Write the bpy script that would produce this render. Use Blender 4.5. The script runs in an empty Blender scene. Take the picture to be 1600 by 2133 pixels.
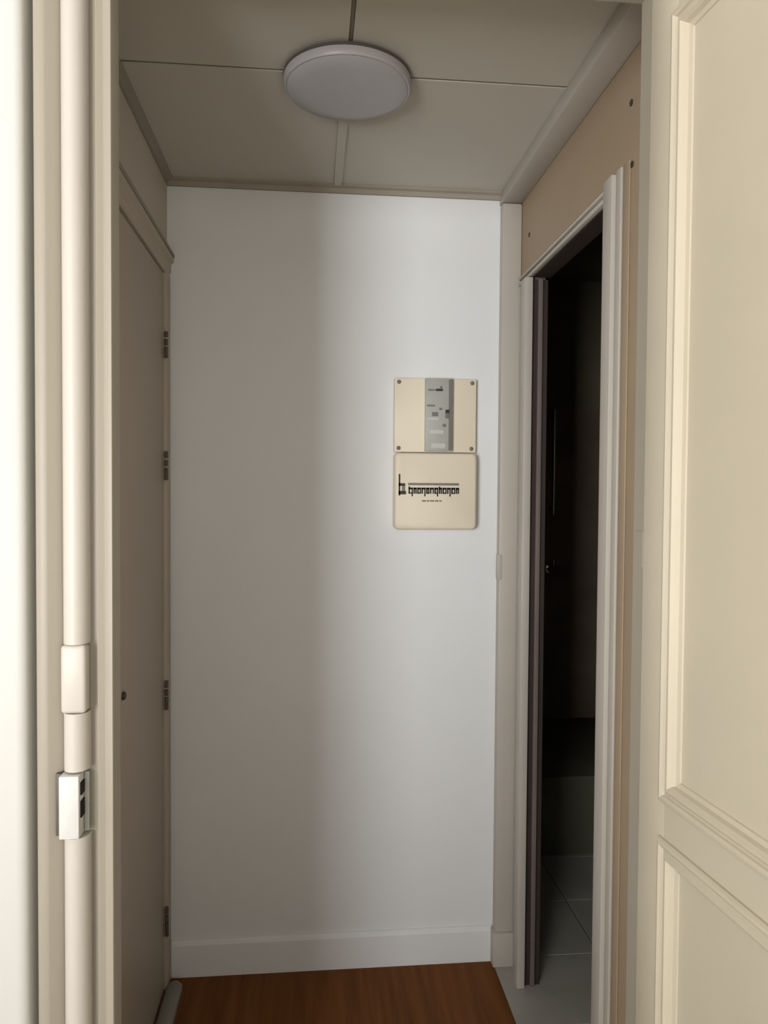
import bpy, bmesh, math, random
from mathutils import Vector, Matrix
random.seed(4)
S = bpy.context.scene
COL = S.collection

# ------------------------------------------------------------------ camera
F_PX = 1551.76
YAW, PITCH, ROLL = 0.0953, 0.0277, 0.0069
cam = bpy.data.cameras.new('camera')
cam.sensor_fit = 'HORIZONTAL'
cam.sensor_width = 36.0
cam.lens = 36.0 * F_PX / 1600.0
cam.clip_start = 0.02
co = bpy.data.objects.new('camera', cam)
COL.objects.link(co)
co.matrix_world = (Matrix.Translation((0, 0, 1.45)) @ Matrix.Rotation(-YAW, 4, 'Z')
                   @ Matrix.Rotation(math.pi / 2 - PITCH, 4, 'X') @ Matrix.Rotation(ROLL, 4, 'Z'))
S.camera = co

# ------------------------------------------------------------------ light
w = bpy.data.worlds.new('world')
S.world = w
w.use_nodes = True
w.node_tree.nodes['Background'].inputs[0].default_value = (0.80, 0.90, 1.0, 1)
w.node_tree.nodes['Background'].inputs[1].default_value = 0.6
# daylight that enters through the tall window of the front room (window_1)
WX0, WX1, WZ0, WZ1, WY = -2.75, -1.40, 0.10, 2.25, -3.0
VX0, VX1, VZ0, VZ1 = -0.10, 1.30, 0.10, 2.25      # unseen second window (window_2), added to fill the left of the end wall
for x0, x1, z0, z1, en, lc in ((WX0, WX1, WZ0, WZ1, 265, (0.975, 0.985, 1.0)), (VX0, VX1, VZ0, VZ1, 42, (1.0, 0.94, 0.83))):
    la = bpy.data.lights.new('window_daylight', 'AREA')
    la.shape = 'RECTANGLE'
    la.size = x1 - x0
    la.size_y = z1 - z0
    la.energy = en
    la.color = lc
    lo = bpy.data.objects.new('window_daylight', la)
    COL.objects.link(lo)
    lo.location = ((x0 + x1) / 2, WY - 0.14, (z0 + z1) / 2)
    lo.rotation_euler = (math.pi / 2, 0, 0)      # shines towards +Y

S.view_settings.view_transform = 'Standard'
S.view_settings.look = 'None'
S.view_settings.exposure = -0.15
S.view_settings.gamma = 1.0
S.view_settings.use_curve_mapping = False

# ------------------------------------------------------------------ materials
def mat(name, col, rough=0.55, var=0.06, scale=3.0, bump=0.04, bscale=60.0, metal=0.0, spec=0.4, stretch=(1, 1, 1)):
    m = bpy.data.materials.new(name)
    m.use_nodes = True
    nt = m.node_tree
    b = nt.nodes['Principled BSDF']
    b.inputs['Roughness'].default_value = rough
    b.inputs['Metallic'].default_value = metal
    b.inputs['Specular IOR Level'].default_value = spec
    tc = nt.nodes.new('ShaderNodeTexCoord')
    mp = nt.nodes.new('ShaderNodeMapping')
    mp.inputs['Scale'].default_value = stretch
    nt.links.new(tc.outputs['Object'], mp.inputs['Vector'])
    n = nt.nodes.new('ShaderNodeTexNoise')
    n.inputs['Scale'].default_value = scale
    n.inputs['Detail'].default_value = 5
    nt.links.new(mp.outputs[0], n.inputs['Vector'])
    r = nt.nodes.new('ShaderNodeValToRGB')
    r.color_ramp.elements[0].position = 0.3
    r.color_ramp.elements[1].position = 0.7
    r.color_ramp.elements[0].color = tuple(c * (1 - var) for c in col) + (1,)
    r.color_ramp.elements[1].color = tuple(min(1, c * (1 + var)) for c in col) + (1,)
    nt.links.new(n.outputs['Fac'], r.inputs['Fac'])
    nt.links.new(r.outputs[0], b.inputs['Base Color'])
    if bump:
        n2 = nt.nodes.new('ShaderNodeTexNoise')
        n2.inputs['Scale'].default_value = bscale
        n2.inputs['Detail'].default_value = 3
        nt.links.new(mp.outputs[0], n2.inputs['Vector'])
        bp = nt.nodes.new('ShaderNodeBump')
        bp.inputs['Strength'].default_value = bump
        bp.inputs['Distance'].default_value = 0.01
        nt.links.new(n2.outputs['Fac'], bp.inputs['Height'])
        nt.links.new(bp.outputs[0], b.inputs['Normal'])
    return m

M = {}
M['white_wall'] = mat('white_wall_paint', (0.63, 0.62, 0.59), 0.7, 0.02, 2.0, 0.05, 40)
M['hall_wall'] = mat('hall_wall_paint', (0.78, 0.785, 0.785), 0.6, 0.03, 1.5, 0.06, 14)
M['cream'] = mat('cream_gloss_paint', (0.56, 0.50, 0.39), 0.42, 0.03, 4.0, 0.03, 30)
M['bead'] = mat('bead_gloss_paint', (0.555, 0.51, 0.455), 0.4, 0.03, 5.0, 0.04, 35, stretch=(1, 1, .2))
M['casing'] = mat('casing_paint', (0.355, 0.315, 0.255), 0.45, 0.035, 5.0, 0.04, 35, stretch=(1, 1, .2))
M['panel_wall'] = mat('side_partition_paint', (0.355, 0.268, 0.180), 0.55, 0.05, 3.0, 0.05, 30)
M['left_door'] = mat('left_door_paint', (0.50, 0.43, 0.35), 0.5, 0.03, 3.0, 0.03, 30)
M['left_wall'] = mat('left_wall_paint', (0.58, 0.515, 0.44), 0.6, 0.03, 3.0, 0.04, 30)
M['ceiling'] = mat('ceiling_panel_paint', (0.58, 0.545, 0.475), 0.75, 0.03, 1.8, 0.04, 60)
M['frame'] = mat('grey_white_frame_paint', (0.475, 0.435, 0.385), 0.45, 0.03, 4.0, 0.03, 30)
M['pale_floor'] = mat('pale_floor', (0.50, 0.44, 0.36), 0.6, 0.06, 4, 0.02)
M['wood'] = None
M['tile'] = mat('floor_tile', (0.38, 0.365, 0.32), 0.35, 0.10, 5.0, 0.02, 40)
M['grout'] = mat('grout', (0.10, 0.095, 0.085), 0.8, 0.1, 20)
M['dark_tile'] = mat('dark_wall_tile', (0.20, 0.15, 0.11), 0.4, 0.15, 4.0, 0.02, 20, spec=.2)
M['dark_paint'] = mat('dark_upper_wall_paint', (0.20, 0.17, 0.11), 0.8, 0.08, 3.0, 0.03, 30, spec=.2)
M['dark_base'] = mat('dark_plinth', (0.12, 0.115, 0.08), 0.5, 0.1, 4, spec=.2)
M['brown_edge'] = mat('brown_door_paint', (0.16, 0.125, 0.11), 0.6, 0.08, 4)
M['plastic'] = mat('cream_plastic', (0.79, 0.70, 0.555), 0.4, 0.02, 6, 0.0, spec=.3)
M['grey_plastic'] = mat('grey_plastic', (0.40, 0.40, 0.36), 0.45, 0.05, 30, 0.02, 60)
M['grey_dark'] = mat('dark_grey_plastic', (0.17, 0.16, 0.14), 0.5, 0.05, 30, 0)
M['grey_light'] = mat('pale_grey_plastic', (0.55, 0.55, 0.50), 0.5, 0.05, 30, 0)
M['black'] = mat('black_print', (0.022, 0.018, 0.014), 0.5, 0.05, 30, 0)
M['print_soft'] = mat('faded_print', (0.20, 0.175, 0.155), 0.5, 0.15, 60, 0)
M['white_plastic'] = mat('white_plastic', (0.42, 0.40, 0.40), 0.35, 0.01, 6, 0.0)
M['diffuser'] = mat('opal_diffuser', (0.42, 0.41, 0.415), 0.3, 0.01, 6, 0.0)
M['rim'] = mat('lamp_rim', (0.10, 0.085, 0.075), 0.5, 0.03, 6, 0.0)
M['white_metal'] = mat('white_painted_metal', (0.66, 0.65, 0.63), 0.4, 0.04, 40, 0.05, 80)
M['dark_metal'] = mat('dark_metal', (0.09, 0.075, 0.06), 0.45, 0.15, 40, 0.05, 80, metal=.6)
M['void'] = mat('dark_hole', (0.012, 0.010, 0.008), 0.9, 0.05, 40, 0)
M['chrome'] = mat('chrome', (0.55, 0.56, 0.58), 0.22, 0.02, 10, 0, metal=1)
M['trim_brown'] = mat('brownish_trim_paint', (0.34, 0.30, 0.245), 0.7, 0.05, 6)  # darker tone for the ceiling mouldings and the casing's top strip
M['joint'] = mat('dark_joint_filler', (0.22, 0.185, 0.145), 0.8, 0.05, 10)
M['rebate'] = mat('dark_rebate', (0.035, 0.022, 0.016), 0.7, 0.1, 10)  # darkness of the jamb gap is put into this colour
M['hinge'] = mat('painted_hinge', (0.11, 0.09, 0.07), 0.5, 0.1, 30, 0)
M['grey_strip'] = mat('grey_floor_strip', (0.26, 0.25, 0.21), 0.5, 0.06, 8, 0.03)

def wood_mat():
    m = bpy.data.materials.new('brown_wood_floor')
    m.use_nodes = True
    nt = m.node_tree
    b = nt.nodes['Principled BSDF']
    b.inputs['Roughness'].default_value = 0.5
    b.inputs['Specular IOR Level'].default_value = 0.10
    tc = nt.nodes.new('ShaderNodeTexCoord')
    mp = nt.nodes.new('ShaderNodeMapping')
    mp.inputs['Scale'].default_value = (38, 2.2, 1)
    nt.links.new(tc.outputs['Object'], mp.inputs[0])
    n = nt.nodes.new('ShaderNodeTexNoise')
    n.inputs['Scale'].default_value = 1.0
    n.inputs['Detail'].default_value = 7
    nt.links.new(mp.outputs[0], n.inputs['Vector'])
    r = nt.nodes.new('ShaderNodeValToRGB')
    r.color_ramp.elements[0].position = 0.32
    r.color_ramp.elements[1].position = 0.68
    r.color_ramp.elements[0].color = (0.130, 0.043, 0.009, 1)
    r.color_ramp.elements[1].color = (0.205, 0.076, 0.019, 1)
    nt.links.new(n.outputs['Fac'], r.inputs['Fac'])
    nt.links.new(r.outputs[0], b.inputs['Base Color'])
    bp = nt.nodes.new('ShaderNodeBump')
    bp.inputs['Strength'].default_value = 0.06
    nt.links.new(n.outputs['Fac'], bp.inputs['Height'])
    nt.links.new(bp.outputs[0], b.inputs['Normal'])
    return m
M['wood'] = wood_mat()

# ------------------------------------------------------------------ builders
def new_obj(name, bm, m, parent=None, smooth=False, **props):
    me = bpy.data.meshes.new(name)
    bmesh.ops.recalc_face_normals(bm, faces=bm.faces[:])
    if smooth:
        for f in bm.faces:
            f.smooth = True
    bm.to_mesh(me)
    bm.free()
    me.materials.append(M[m])
    if smooth:
        me.set_sharp_from_angle(angle=math.radians(40))
    o = bpy.data.objects.new(name, me)
    COL.objects.link(o)
    if parent is not None:
        o.parent = parent
        o.matrix_parent_inverse = parent_world(parent).inverted()
    for k, v in props.items():
        o[k] = v
    return o

def parent_world(p):
    m = p.matrix_basis.copy()
    if p.parent is not None:
        m = parent_world(p.parent) @ p.matrix_parent_inverse @ m
    return m

def add_box(bm, x0, x1, y0, y1, z0, z1, bev=0.0, seg=2):
    vs = [bm.verts.new(p) for p in ((x0, y0, z0), (x1, y0, z0), (x1, y1, z0), (x0, y1, z0),
                                    (x0, y0, z1), (x1, y0, z1), (x1, y1, z1), (x0, y1, z1))]
    fs = [bm.faces.new([vs[i] for i in q]) for q in ((3, 2, 1, 0), (4, 5, 6, 7), (0, 1, 5, 4), (1, 2, 6, 5), (2, 3, 7, 6), (3, 0, 4, 7))]
    if bev:
        es = list({e for f in fs for e in f.edges})
        bmesh.ops.bevel(bm, geom=es, offset=bev, segments=seg, profile=0.5, affect='EDGES')

def box(name, m, x0, x1, y0, y1, z0, z1, parent=None, bev=0.0, **props):
    bm = bmesh.new()
    add_box(bm, x0, x1, y0, y1, z0, z1, bev)
    return new_obj(name, bm, m, parent, smooth=bev > 0, **props)

def boxes(name, m, lst, parent=None, bev=0.0, **props):
    bm = bmesh.new()
    for b in lst:
        add_box(bm, *b, bev)
    return new_obj(name, bm, m, parent, smooth=bev > 0, **props)

def prism(name, m, pts, axis, a0, a1, parent=None, smooth=False, **props):
    """closed polygon pts extruded along an axis ('X','Y','Z') from a0 to a1"""
    bm = bmesh.new()
    def P(p, a):
        if axis == 'Z':
            return (p[0], p[1], a)
        if axis == 'Y':
            return (p[0], a, p[1])
        return (a, p[0], p[1])
    A = [bm.verts.new(P(p, a0)) for p in pts]
    B = [bm.verts.new(P(p, a1)) for p in pts]
    n = len(pts)
    for i in range(n):
        bm.faces.new((A[i], A[(i + 1) % n], B[(i + 1) % n], B[i]))
    bm.faces.new(A)
    bm.faces.new(B[::-1])
    return new_obj(name, bm, m, parent, smooth, **props)

def lathe(name, m, prof, c, axis='Z', seg=48, parent=None, **props):
    """prof: (radius, height) list; height runs along axis"""
    bm = bmesh.new()
    rings = []
    for r, h in prof:
        ring = []
        for k in range(seg if r > 1e-6 else 1):
            a = 2 * math.pi * k / seg
            u, v = r * math.cos(a), r * math.sin(a)
            p = {'Z': (u, v, h), 'Y': (u, h, v), 'X': (h, u, v)}[axis]
            ring.append(bm.verts.new((c[0] + p[0], c[1] + p[1], c[2] + p[2])))
        rings.append(ring)
    for A, B in zip(rings, rings[1:]):
        for k in range(seg):
            q = [A[k % len(A)], A[(k + 1) % len(A)], B[(k + 1) % len(B)], B[k % len(B)]]
            u = []
            for v in q:
                if v not in u:
                    u.append(v)
            if len(u) > 2:
                bm.faces.new(u)
    if len(rings[0]) > 2:
        bm.faces.new(rings[0])
    if len(rings[-1]) > 2:
        bm.faces.new(rings[-1][::-1])
    return new_obj(name, bm, m, parent, True, **props)

def empty(name, loc, **props):
    o = bpy.data.objects.new(name, None)
    o.empty_display_size = 0.05
    o.location = loc
    COL.objects.link(o)
    for k, v in props.items():
        o[k] = v
    return o

def struct(name, label, loc=(0, 0, 0)):
    return empty(name, loc, kind='structure', label=label)

ST = dict(kind='structure')

# ------------------------------------------------------------------ dimensions
YD = 1.15            # face of the doorway frame towards the camera
YW = 1.19            # hall side of the partition
D = 2.235            # hall back wall
XL = -0.425          # hall left wall
XB = 0.558           # edge of corner batten / end of wooden floor
XR = 0.62            # hall right partition
XR2 = 0.67
H = 2.352            # hall ceiling
JL, JR = -0.298, 0.530   # doorway opening

# ------------------------------------------------------------------ setting: front room (around the camera)
box('floor', 'wood', XL - .1, XB, YD + .02, D + 0.1, -0.06, 0.0, label='dark reddish brown wooden floor of the hall', **ST)
box('floor', 'pale_floor', -3.4, 1.7, -3.0, YD + .02, -0.06, 0.0, label='pale floor of the front room', **ST)
RH = 2.62
box('ceiling', 'white_wall', -3.5, 1.8, -3.1, YW, RH, RH + 0.06, label='white ceiling of the front room', **ST)
box('wall_left', 'white_wall', -3.5, -3.4, -3.1, YW, 0, RH, label='white side wall of the front room', **ST)
box('wall_right', 'white_wall', 1.7, 1.8, -3.1, YW, 0, RH, label='white wall behind the open panelled door', **ST)
wb = struct('wall_rear', 'white rear wall of the front room with tall window opening', (0, -3.05, 0))
for a, b in ((-3.4, WX0), (WX1, VX0), (VX1, 1.7)):
    box('wall_piece', 'white_wall', a, b, -3.1, -3.0, 0, RH, wb)
for wi, (x0, x1, z0, z1) in enumerate(((WX0, WX1, WZ0, WZ1), (VX0, VX1, VZ0, VZ1))):
    box('wall_piece', 'white_wall', x0, x1, -3.1, -3.0, z1, RH, wb)
    box('wall_piece', 'white_wall', x0, x1, -3.1, -3.0, 0, z0, wb)
    wn = struct('window_%d' % (wi + 1), ('tall white window frame in the front room, left one', 'wide white window frame in the front room, right one')[wi], ((x0 + x1) / 2, -3.05, z0))
    for a, b, c, d in ((x0, x0 + .05, z0, z1), (x1 - .05, x1, z0, z1), (x0 + .05, x1 - .05, z0, z0 + .06), (x0 + .05, x1 - .05, z1 - .05, z1)):
        box('window_frame', 'white_metal', a, b, -3.09, -3.05, c, d, wn)

# unseen half-height blocker behind the camera, added to dim the lower end wall
box('wall_low', 'white_wall', -1.75, 0.75, -0.95, -0.83, 0, 0.76, label='half-height white wall in the front room', **ST)

# wall around the doorway, its plaster a little proud of the frame on the left
wf = struct('wall_front', 'bright white plaster wall beside the doorway frame', (0, YD, 0))
PX = -0.4170
pl = [(-3.4, YD - 0.020), (PX - 0.016, YD - 0.020), (PX - 0.010, YD - 0.0185), (PX - 0.005, YD - 0.0155), (PX - 0.0015, YD - 0.010), (PX, YD + 0.002), (PX, YW), (-3.4, YW)]
prism('plaster', 'white_wall', pl, 'Z', 0, RH, wf, True)
box('plaster', 'white_wall', JR + 0.055, 1.7, YD, YW, 0, RH, wf)
box('plaster', 'white_wall', PX, JR + 0.055, YD, YW, 2.28, RH, wf)

# ------------------------------------------------------------------ doorway frame (trim_1)
t1 = struct('trim_1', 'cream painted moulded doorway frame with round bead', (JL, YD, 0))
DT = 2.246
def yy(p):
    return YD - p
prof = [(JL, YW), (JL, yy(0.000)), (JL - 0.0015, yy(0.002)), (JL - 0.008, yy(0.0015)), (JL - 0.0135, yy(-0.002)), (JL - 0.022, yy(0.001)), (JL - 0.0235, yy(0.000)), (JL - 0.0245, yy(-0.014)), (JL - 0.0345, yy(-0.014)),
        (-0.371, yy(-0.004)), (-0.3735, yy(0.0005)), (-0.380, yy(0.0035)), (-0.389, yy(0.0105)), (-0.392, yy(0.0115)), (-0.4035, yy(0.0115)), (-0.4065, yy(0.009)), (-0.4075, yy(-0.024)), (PX, yy(-0.024)), (PX, YW)]
prism('jamb', 'casing', prof, 'Z', 0, DT + .04, t1, True)
# half-round bead, interrupted where the keeper sits
BC, BR = -0.3525, 0.0188
def bead(z0, z1):
    pts = [(BC + BR * math.cos(a), yy(-0.005) - (BR + .003) * math.sin(a)) for a in [math.pi * k / 14 for k in range(15)]]
    pts += [(BC - BR, YD + 0.012), (BC + BR, YD + 0.012)]
    return prism('bead', 'bead', pts, 'Z', z0, z1, t1, True)
bead(0.0, 0.929)
bead(1.029, 1.116)
bead(1.2195, DT)
# flat bead cover above the keeper
bm = bmesh.new()
add_box(bm, -0.371, -0.3345, yy(0.0165), YD + .01, 1.1165, 1.219, 0.006, 3)
new_obj('bead_cover', bm, 'bead', t1, True, label='flat white cover piece set into the bead')
# keeper of a surface lock
k = box('keeper', 'white_metal', -0.3715, -0.3425, yy(0.024), YD + .008, 0.932, 1.026, t1, 0.002, label='white metal lock keeper with dark bolt holes')
box('keeper_plate', 'hinge', -0.3800, -0.3722, yy(0.0110), YD + .003, 0.932, 1.026, k, 0.001)
for z0, z1 in ((0.995, 1.014), (0.961, 0.986)):
    box('bolt_hole', 'void', -0.3440, -0.3405, yy(0.017), yy(0.000), z0, z1, k, 0.0008)
box('keeper_lip', 'grey_plastic', -0.342, -0.3350, yy(-0.0005), YD + .009, 0.934, 1.024, k, 0.0008)
box('head', 'casing', PX, JR + .055, YD - 0.004, YW, DT, DT + 0.06, t1)
prism('jamb', 'casing', [(JR, YW), (JR, YD + .002), (JR + .002, YD), (JR + .05, YD), (JR + .055, YD + .004), (JR + .055, YW)], 'Z', 0, DT, t1, True)

# ------------------------------------------------------------------ open panelled door (door_1)
TH = 0.092
d1 = struct('door_1', 'open cream door with raised panel mouldings at the right edge', (JR - 0.002, YD - 0.001, 0))
d1.rotation_euler = (0, 0, 0)
# local frame: s runs from the hinge towards the camera, n points at the visible face (-X)
us = Vector((math.sin(TH), -math.cos(TH), 0))
un = Vector((-math.cos(TH), -math.sin(TH), 0))
org = Vector((JR - 0.002, YD - 0.001, 0))
def leaf_pt(s, n, z):
    p = org + us * s + un * n
    return (p.x, p.y, z)
def leaf_xf(bm):
    for v in bm.verts:
        v.co = Vector(leaf_pt(v.co.x, v.co.y, v.co.z))
LW, LH, LT = 0.81, 2.238, 0.036
S0, S1 = 0.074, 0.724        # panel opening between the stiles
R0, R1 = 0.915, 0.990        # lock rail
B0, T0 = 0.16, 2.155
def leaf_box(name, m, s0, s1, z0, z1, n0, n1, bev=0.0, parent=d1):
    bm = bmesh.new()
    add_box(bm, s0, s1, n0, n1, z0, z1, bev)
    leaf_xf(bm)
    return new_obj(name, bm, m, parent, bev > 0)
leaf_box('stile', 'cream', 0, S0, 0.006, LH, -LT, 0, .0015)
leaf_box('stile', 'cream', S1, LW, 0.006, LH, -LT, 0, .0015)
leaf_box('rail', 'cream', S0, S1, 0.006, B0, -LT, 0)
leaf_box('rail', 'cream', S0, S1, R0, R1, -LT, 0)
leaf_box('rail', 'cream', S0, S1, T0, LH, -LT, 0)
leaf_box('panel', 'cream', S0 - .006, S1 + .006, R1 - .006, T0 + .006, -LT + .008, -0.008)
leaf_box('panel', 'cream', S0 - .006, S1 + .006, B0 - .006, R0 + .006, -LT + .008, -0.008)
# mitred bolection mouldings: profile (offset inwards from the opening edge, height above the face)
MP = [(-0.010, 0.000), (-0.010, 0.004), (-0.007, 0.0075), (-0.002, 0.0085), (0.002, 0.006), (0.0035, 0.0025), (0.0075, 0.0035), (0.0125, 0.0075), (0.0165, 0.0075), (0.021, 0.003), (0.0235, -0.0035), (0.030, -0.0055), (0.031, -0.0085), (-0.001, -0.0085)]
def moulding(s0, s1, z0, z1):
    bm = bmesh.new()
    def loop(o, n):
        return [bm.verts.new((s, n, z)) for s, z in ((s0 + o, z0 + o), (s1 - o, z0 + o), (s1 - o, z1 - o), (s0 + o, z1 - o))]
    L = [loop(o, n) for o, n in MP]
    for A, B in zip(L, L[1:] + L[:1]):
        for i in range(4):
            bm.faces.new((A[i], A[(i + 1) % 4], B[(i + 1) % 4], B[i]))
    leaf_xf(bm)
    return new_obj('moulding', bm, 'cream', d1, False)
moulding(S0, S1, R1, T0)
moulding(S0, S1, B0, R0)
for z in (0.28, 1.36, 2.02):
    bm = bmesh.new()
    bmesh.ops.create_cone(bm, cap_ends=True, segments=12, radius1=.006, radius2=.006, depth=.09,
                          matrix=Matrix.Translation((JR + 0.012, YD - 0.0075, z)))
    new_obj('hinge', bm, 'casing', d1, True)
for z in (1.36,):
    box('hinge_plate', 'casing', JR - .0015, JR + .001, YD + .004, YD + .030, z - .03, z + .028, t1)

# ------------------------------------------------------------------ hall: back wall, left wall
box('wall_back', 'hall_wall', -0.55, XR2, D, D + 0.1, 0, 2.5, label='white hall end wall, bright on its right half', **ST)
bm = bmesh.new()
prof = [(D, 0), (D, 0.108), (D - 0.004, 0.108), (D - 0.010, 0.103), (D - 0.013, 0.095), (D - 0.013, 0.0)]
prism('baseboard_back', 'hall_wall', prof, 'X', XL + .012, XB - .002, None, False, label='white baseboard along the hall end wall', **ST)
bm.free()

DY0, DY1, DZ = 1.40, 2.165, 2.062
wl = struct('wall_left', 'greyish cream left wall of the hall above and around the door', (XL, 1.7, 0))
box('wall_piece', 'left_wall', XL - .1, XL, YW, DY0 - .03, 0, 2.5, wl)
box('wall_piece', 'left_wall', XL - .1, XL, DY0 - .03, D, DZ + .03, 2.5, wl)
box('wall_piece', 'left_wall', XL - .1, XL, DY1 + .03, D, 0, DZ + .03, wl)
# door frame on the left wall
t2 = struct('trim_2', 'painted casing around the left hall door', (XL, 1.7, 0))
pf = [(XL - .02, DZ + .002), (XL + .008, DZ + .002), (XL + .008, DZ + .014), (XL + .012, DZ + .020), (XL + .012, DZ + .042), (XL + .020, DZ + .048), (XL + .020, DZ + .058), (XL, DZ + .060), (XL - .02, DZ + .05)]
prism('head_casing', 'left_door', pf, 'Y', DY0 - .06, D - .001, t2, False)
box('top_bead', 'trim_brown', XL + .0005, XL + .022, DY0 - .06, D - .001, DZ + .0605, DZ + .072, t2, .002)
box('side_casing', 'left_door', XL - .02, XL + .012, DY1 + .006, D - .014, 0, DZ + .002, t2, .002)
box('side_casing', 'left_door', XL - .02, XL + .012, DY0 - .06, DY0 - .003, 0, DZ + .002, t2, .002)
d2 = struct('door_2', 'flush greyish cream door in the left wall with small dark hinges', (XL, DY1, 0))
box('leaf', 'left_door', XL - .035, XL + .003, DY0, DY1, 0.008, DZ - .003, d2, .0015)
for z0, z1 in ((1.823, 1.897), (1.478, 1.559), (0.821, 0.904), (0.163, 0.247)):
    zc = (z0 + z1) / 2
    hg = empty('hinge', (XL, DY1 + .002, zc))
    hg.parent = d2
    hg.matrix_parent_inverse = parent_world(d2).inverted()
    for a, b in ((z0, zc - .006), (zc - .001, zc + .016), (zc + .022, z1)):
        lathe('knuckle', 'hinge', [(0.0055, a), (0.0055, b)], (XL + .0105, DY1 + .001, 0), 'Z', 12, hg)
lathe('knob', 'dark_metal', [(0.009, 0), (.010, .004), (.007, .008), (0, .009)], (XL + .002, 1.702, 0.989), 'X', 16, d2, label='small dark knob')

# grey strip with a rounded end on the floor along the left wall
bm = bmesh.new()
cx, hw = XL + .031, .023
ol = [(cx - hw, 1.25), (cx + hw, 1.25)] + [(cx + hw * math.cos(a), 2.165 + .026 * math.sin(a)) for a in [math.pi * k / 12 for k in range(13)]]
def ring(ins, z):
    return [bm.verts.new((cx + (x - cx) * (1 - ins / hw), y - ins * (1 if y > 2 else -1), z)) for x, y in ol]
R = [ring(0, 0.0), ring(0, .010), ring(.004, .016), ring(.010, .019)]
for A, B in zip(R, R[1:]):
    for i in range(len(A)):
        bm.faces.new((A[i], A[(i + 1) % len(A)], B[(i + 1) % len(B)], B[i]))
bm.faces.new(R[-1])
bm.faces.new(R[0][::-1])
new_obj('floor_strip', bm, 'grey_strip', None, True, label='narrow grey strip with rounded end on the wooden floor', category='floor strip')

# ------------------------------------------------------------------ hall ceiling with four panels
cl = struct('ceiling', 'dull white hall ceiling of four flat panels', (0, 1.7, H))
box('backing', 'panel_wall', -0.52, XR2, YW, D + .1, H + .012, H + .06, cl)
XC, YS = 0.0711, 1.6401
g = .004
for x0, x1, y0, y1 in ((XL, XC - g, YW + .001, YS - g), (XC + g, XR, YW + .001, YS - g), (XL, XC - g, YS + g, D), (XC + g, XR, YS + g, D)):
    box('panel', 'ceiling', x0 + .001, x1, y0, y1 - .001, H, H + .012, cl)
box('joint_strip', 'joint', XL + .02, XB, YS - g, YS + g, H + .0025, H + .012, cl)
box('joint_strip', 'joint', XC - g, XC + g, YW + .001, YS - g, H + .0025, H + .012, cl)
box('joint_strip', 'joint', XC - g, XC + g, YS + g, D - .001, H + .0025, H + .012, cl)
box('cover_batten', 'ceiling', XC - .013, XC + .009, YS + .02, D - .018, H - .006, H, cl)
# slim mouldings along the ceiling
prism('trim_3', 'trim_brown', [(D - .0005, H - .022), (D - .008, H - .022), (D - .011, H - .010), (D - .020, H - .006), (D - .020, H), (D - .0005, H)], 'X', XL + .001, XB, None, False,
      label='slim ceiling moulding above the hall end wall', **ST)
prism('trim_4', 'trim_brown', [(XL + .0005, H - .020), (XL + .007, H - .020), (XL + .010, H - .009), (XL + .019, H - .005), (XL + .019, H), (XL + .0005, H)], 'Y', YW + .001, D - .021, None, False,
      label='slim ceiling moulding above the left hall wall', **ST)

# ------------------------------------------------------------------ right partition with door opening
OY0, OY1, OZ = 1.533, 2.087, 2.060
wr = struct('wall_right', 'brownish cream hall partition beside the dark doorway', (XR, 1.7, 0))
box('wall_piece', 'panel_wall', XR, XR2, YW, OY0 - .045, 0, 2.5, wr)
box('wall_piece', 'panel_wall', XR, XR2, OY1 + .04, D, 0, 2.5, wr)
box('wall_piece', 'panel_wall', XR, XR2, OY0 - .045, OY1 + .04, OZ + .04, 2.5, wr)
t5 = struct('trim_5', 'painted square battens in the right corner and along the ceiling', (XR, D, 0))
box('ceiling_batten', 'frame', XB, XR, YW + .002, D, 2.313, H, t5, .003)
box('corner_batten', 'frame', XB + .002, XR, D - .034, D, 0, 2.313, t5, .006)
box('latch_plate', 'frame', XB - .003, XB + .010, D - .037, D - .018, 1.185, 1.262, t5, .001)
box('plinth_block', 'frame', XB - .006, XR, D - .046, D, 0, .105, t5, .003)
t6 = struct('trim_6', 'greyish white frame around the dark side doorway', (XR, 1.85, 0))
box('jamb', 'frame', XR - .016, XR2 + .004, OY0 - .045, OY0, 0, OZ + .040, t6, .002)
box('casing', 'frame', XR - .008, XR, OY0 - .072, OY0 - .046, 0, 2.105, t6, .003)
box('back_casing', 'panel_wall', XR - .004, XR, OY0 - .104, OY0 - .073, 0, 2.105, t6, .002)  # darker wall colour stands in for the casing's shadow side
box('jamb', 'frame', XR - .022, XR + .002, OY1, OY1 + .05, 0, OZ + .003, t6, .003)
box('filler', 'frame', XR - .005, XR, OY1 + .051, D - .036, 0, OZ + .003, t6)
box('rebate', 'rebate', XR + .003, XR2, OY1 + .016, OY1 + .04, 0, OZ, t6)
box('stop', 'brown_edge', .640, .653, OY1 + .006, OY1 + .016, 0, OZ, t6, .001)
box('head', 'rebate', XR + .004, XR2 + .002, OY0, OY1, OZ + .002, OZ + .040, t6)
box('head_bead', 'frame', XR - .010, XR + .003, OY0, D - .036, OZ + .022, OZ + .030, t6, .002)
box('head_groove', 'panel_wall', XR - .001, XR + .003, OY0, D - .036, OZ + .0145, OZ + .0235, t6)
box('head_bead', 'frame', XR - .010, XR + .003, OY0, D - .036, OZ + .004, OZ + .014, t6, .002)
# small dark nail heads on the partition
for y, z in ((1.432, 2.216), (1.424, 2.093), (2.125, 2.194)):
    lathe('nail_head', 'dark_metal', [(0.0065, XR + .001), (0.0065, XR - .002), (0, XR - .003)], (0, y, z), 'X', 10, wr)

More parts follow.
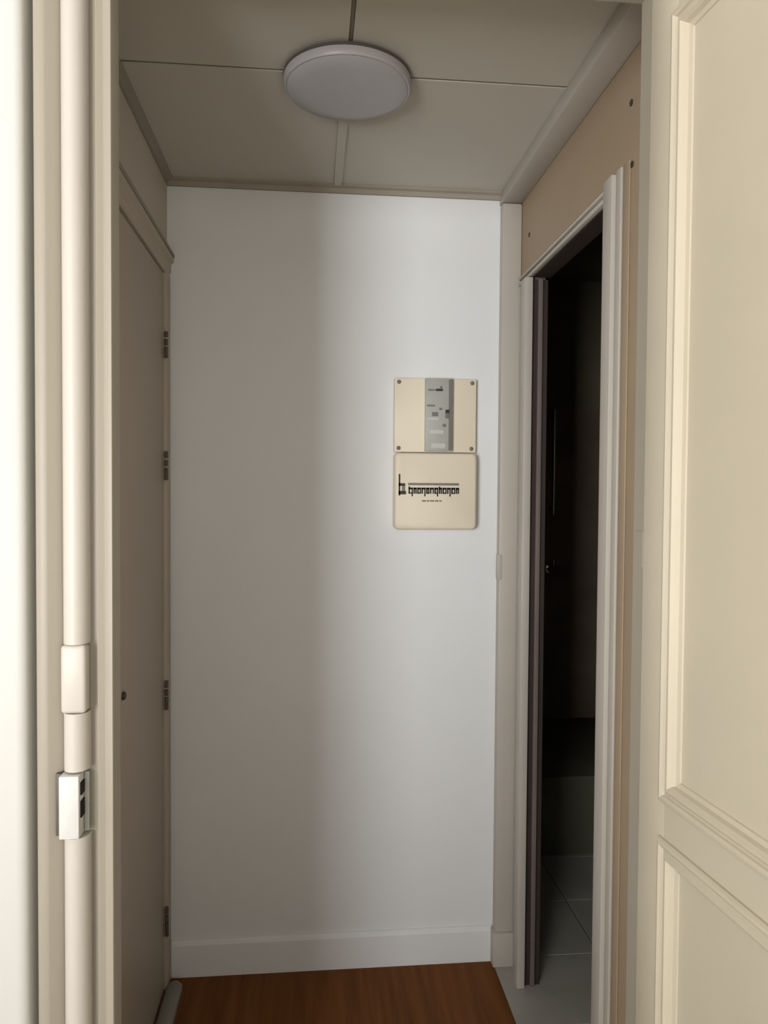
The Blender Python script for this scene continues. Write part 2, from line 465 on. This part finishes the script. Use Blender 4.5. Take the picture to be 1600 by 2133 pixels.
# ------------------------------------------------------------------ dark side room
BX, BY = 2.0, 3.62
tf = struct('floor_side', 'greyish tiled floor of the dark side room', (1.2, 2.3, 0))
box('screed', 'grout', XB, BX, YW - .005, BY, -.06, -.004, tf)
tx = [XB + .001, .905, 1.21, 1.515, 1.82, BX]
ty = [YW - .004, 1.33, 1.632, 1.934, 2.236, 2.538, 2.842, 3.144, BY]
for i in range(len(tx) - 1):
    for j in range(len(ty) - 1):
        bm = bmesh.new()
        add_box(bm, tx[i], tx[i + 1] - .004, ty[j], ty[j + 1] - .004, -.005, 0.0, .001, 1)
        new_obj('tile', bm, 'tile', tf, False)
ws = struct('wall_side_room', 'very dark walls of the side room', (1.3, BY, 0))
ZT = 1.87
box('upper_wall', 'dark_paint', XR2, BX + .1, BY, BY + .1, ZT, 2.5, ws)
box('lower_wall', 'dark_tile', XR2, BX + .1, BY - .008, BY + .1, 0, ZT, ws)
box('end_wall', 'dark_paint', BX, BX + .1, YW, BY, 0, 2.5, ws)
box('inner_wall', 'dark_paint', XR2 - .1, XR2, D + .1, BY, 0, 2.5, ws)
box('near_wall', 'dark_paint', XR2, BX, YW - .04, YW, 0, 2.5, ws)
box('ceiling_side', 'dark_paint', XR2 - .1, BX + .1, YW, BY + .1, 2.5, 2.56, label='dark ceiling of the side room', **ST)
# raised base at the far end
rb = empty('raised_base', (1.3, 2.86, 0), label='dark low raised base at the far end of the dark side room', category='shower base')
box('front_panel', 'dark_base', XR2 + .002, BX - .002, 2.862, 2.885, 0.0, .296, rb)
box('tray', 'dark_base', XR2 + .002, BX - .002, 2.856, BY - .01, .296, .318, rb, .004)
# metal fitting and rail on the far wall
mx = 1.178
fx = empty('wall_tap', (mx, BY - .01, 1.07), label='small metal tap glinting on the dark far wall of the side room', category='tap')
lathe('tap_body', 'chrome', [(.024, -.008), (.024, -.014), (.014, -.018), (.014, -.060), (.021, -.064), (.021, -.086), (0, -.090)], (mx, BY, 1.07), 'Y', 20, fx)
box('tap_lever', 'chrome', mx - .006, mx + .006, BY - .085, BY - .070, 1.08, 1.125, fx, .002)
rl = empty('wall_rail', (mx + .004, BY - .01, 1.35), label='thin upright metal rail above the tap in the dark side room', category='rail')
lathe('bar', 'chrome', [(.009, 1.34), (.009, 1.86)], (mx + .004, BY - .045, 0), 'Z', 14, rl)
for z in (1.37, 1.83):
    lathe('bracket', 'chrome', [(.014, -.009), (.010, -.050)], (mx + .004, BY, z), 'Y', 14, rl)
# ------------------------------------------------------------------ ceiling light
LC = (0.071, 1.648)
LRAD = 0.139
lamp = empty('ceiling_light', (LC[0], LC[1], H), label='round white flat ceiling light, switched off', category='ceiling light')
lathe('base', 'rim', [(LRAD - .004, H - .0065), (LRAD + .0005, H - .0065), (LRAD + .0005, H - .0125), (LRAD - .006, H - .0125)], (LC[0], LC[1], 0), 'Z', 64, lamp)  # dark ring between the ceiling and the white rim
lathe('rim', 'white_plastic', [(LRAD - .006, H - .0125), (LRAD, H - .013), (LRAD, H - .026), (LRAD - .003, H - .030), (LRAD - .007, H - .030), (LRAD - .007, H - .013)], (LC[0], LC[1], 0), 'Z', 64, lamp)
lathe('diffuser', 'diffuser', [(LRAD - .0075, H - .024), (LRAD - .0075, H - .030), (LRAD - .012, H - .033), (LRAD * .7, H - .037), (LRAD * .35, H - .039), (0, H - .0395)], (LC[0], LC[1], 0), 'Z', 64, lamp)

# ------------------------------------------------------------------ electric panel on the end wall
k1 = (D - .024) / D
bp = empty('breaker_board', (.36 * k1, D, 1.568), label='cream plastic board with grey breaker and four corner screws', category='breaker board')
px0, px1, pz0, pz1 = .243 * k1, .493 * k1, 1.5675, 1.788
box('plate', 'plastic', px0, px1, D - .024, D, pz0, pz1, bp, .003)
for x, z in ((px0 + .013, pz1 - .012), (px1 - .013, pz1 - .012), (px0 + .013, pz0 + .012), (px1 - .014, pz0 + .012)):
    lathe('screw', 'grey_dark', [(.0062, D - .023), (.0062, D - .0262), (.004, D - .0275), (0, D - .0275)], (x, 0, z), 'Y', 14, bp)
br = box('breaker', 'grey_plastic', .335 * k1, .420 * k1, D - .036, D - .020, pz0 + .003, pz1 - .0005, bp, .002, label='grey breaker with dark switch')
bx0, bx1 = .335 * k1, .420 * k1
yb = D - .036
def onb(name, m, u0, u1, v0, v1, t=.003):
    W, Hh = bx1 - bx0, (pz1 - pz0)
    return box(name, m, bx0 + u0 * W, bx0 + u1 * W, yb - t, yb + .001, pz1 - v1 * Hh, pz1 - v0 * Hh, br)
onb('ridge', 'grey_dark', .84, .96, .02, .97, .004)
onb('lettering', 'black', .38, .62, .145, .175, .0012)
onb('lettering', 'print_soft', .10, .38, .150, .175, .0012)
onb('lettering', 'print_soft', .52, .60, .11, .14, .0012)
onb('label_strip', 'grey_light', .10, .48, .535, .565, .0012)
onb('lettering', 'print_soft', .06, .34, .36, .385, .0012)
onb('lettering', 'grey_dark', .24, .46, .46, .515, .0012)
onb('lettering', 'grey_dark', .50, .60, .40, .43, .0012)
onb('toggle', 'black', .72, .83, .43, .47, .010)
onb('toggle', 'grey_dark', .72, .83, .475, .54, .007)
onb('button', 'grey_dark', .62, .72, .62, .655, .005)
onb('cover_plate', 'grey_light', .18, .66, .70, .75, .0015)
onb('cover_plate', 'grey_light', .22, .72, .88, .945, .0015)

k2 = (D - .045) / D
fb = empty('fuse_box', (.36 * k2, D, 1.335), label='cream plastic box with rounded corners and dark lettering below the breaker', category='fuse box')
fx0, fx1, fz0, fz1 = .246 * k2, .497 * k2, 1.338, 1.5655
def rrect(x0, x1, z0, z1, r, n=6):
    pts = []
    for cx_, cz_, a0 in ((x1 - r, z1 - r, 0), (x0 + r, z1 - r, 90), (x0 + r, z0 + r, 180), (x1 - r, z0 + r, 270)):
        for i in range(n + 1):
            a = math.radians(a0 + 90 * i / n)
            pts.append((cx_ + r * math.cos(a), cz_ + r * math.sin(a)))
    return pts
def rbox(name, m, x0, x1, z0, z1, r, ya, yb_, parent, inset=.004):
    bm = bmesh.new()
    L = []
    for ins, y in ((0, ya), (0, yb_ + inset), (inset * .35, yb_ + inset * .35), (inset * 1.2, yb_)):
        L.append([bm.verts.new((x, y, z)) for x, z in rrect(x0 + ins, x1 - ins, z0 + ins, z1 - ins, r)])
    for A, B in zip(L, L[1:]):
        for i in range(len(A)):
            bm.faces.new((A[i], A[(i + 1) % len(A)], B[(i + 1) % len(B)], B[i]))
    bm.faces.new(L[-1])
    bm.faces.new(L[0][::-1])
    return new_obj(name, bm, m, parent, True)
rbox('body', 'plastic', fx0 - .001, fx1 + .004, fz0 - .002, fz1, .014, D, D - .028, fb)
cv = rbox('cover', 'plastic', fx0, fx1, fz0, fz1 - .001, .014, D - .0275, D - .045, fb, .006)
# dark lettering: a tall initial and a row of letters, a faint line beneath
yc = D - .045
def onc(m, u0, u1, v0, v1, name='letter'):
    W, Hh = fx1 - fx0, fz1 - fz0
    return box(name, m, fx0 + u0 * W, fx0 + u1 * W, yc - .0008, yc + .0005, fz1 - v1 * Hh, fz1 - v0 * Hh, cv)
onc('black', .045, .065, .28, .56)
onc('black', .045, .125, .40, .435)
onc('black', .045, .135, .50, .545)
onc('print_soft', .085, .125, .435, .50)
onc('print_soft', .16, .78, .395, .425, 'print_line')
u = .165
ws_ = [.060, .046, .052, .056, .046, .056, .052, .046, .056, .052, .056, .046]
for i, wd in enumerate(ws_):
    top = .44 if i in (0, 7) else .455
    onc('black', u, u + .019, top, .535)
    onc('black', u + wd - .022, u + wd - .006, .455, .535 if i % 3 else .57)
    onc('black', u, u + wd - .006, .455, .480)
    if i % 2 == 0:
        onc('black', u, u + wd - .006, .52, .535)
    u += wd
for a, b in ((.33, .38), (.39, .42), (.43, .48), (.49, .53), (.54, .57)):
    onc('print_soft', a, b, .618, .638)
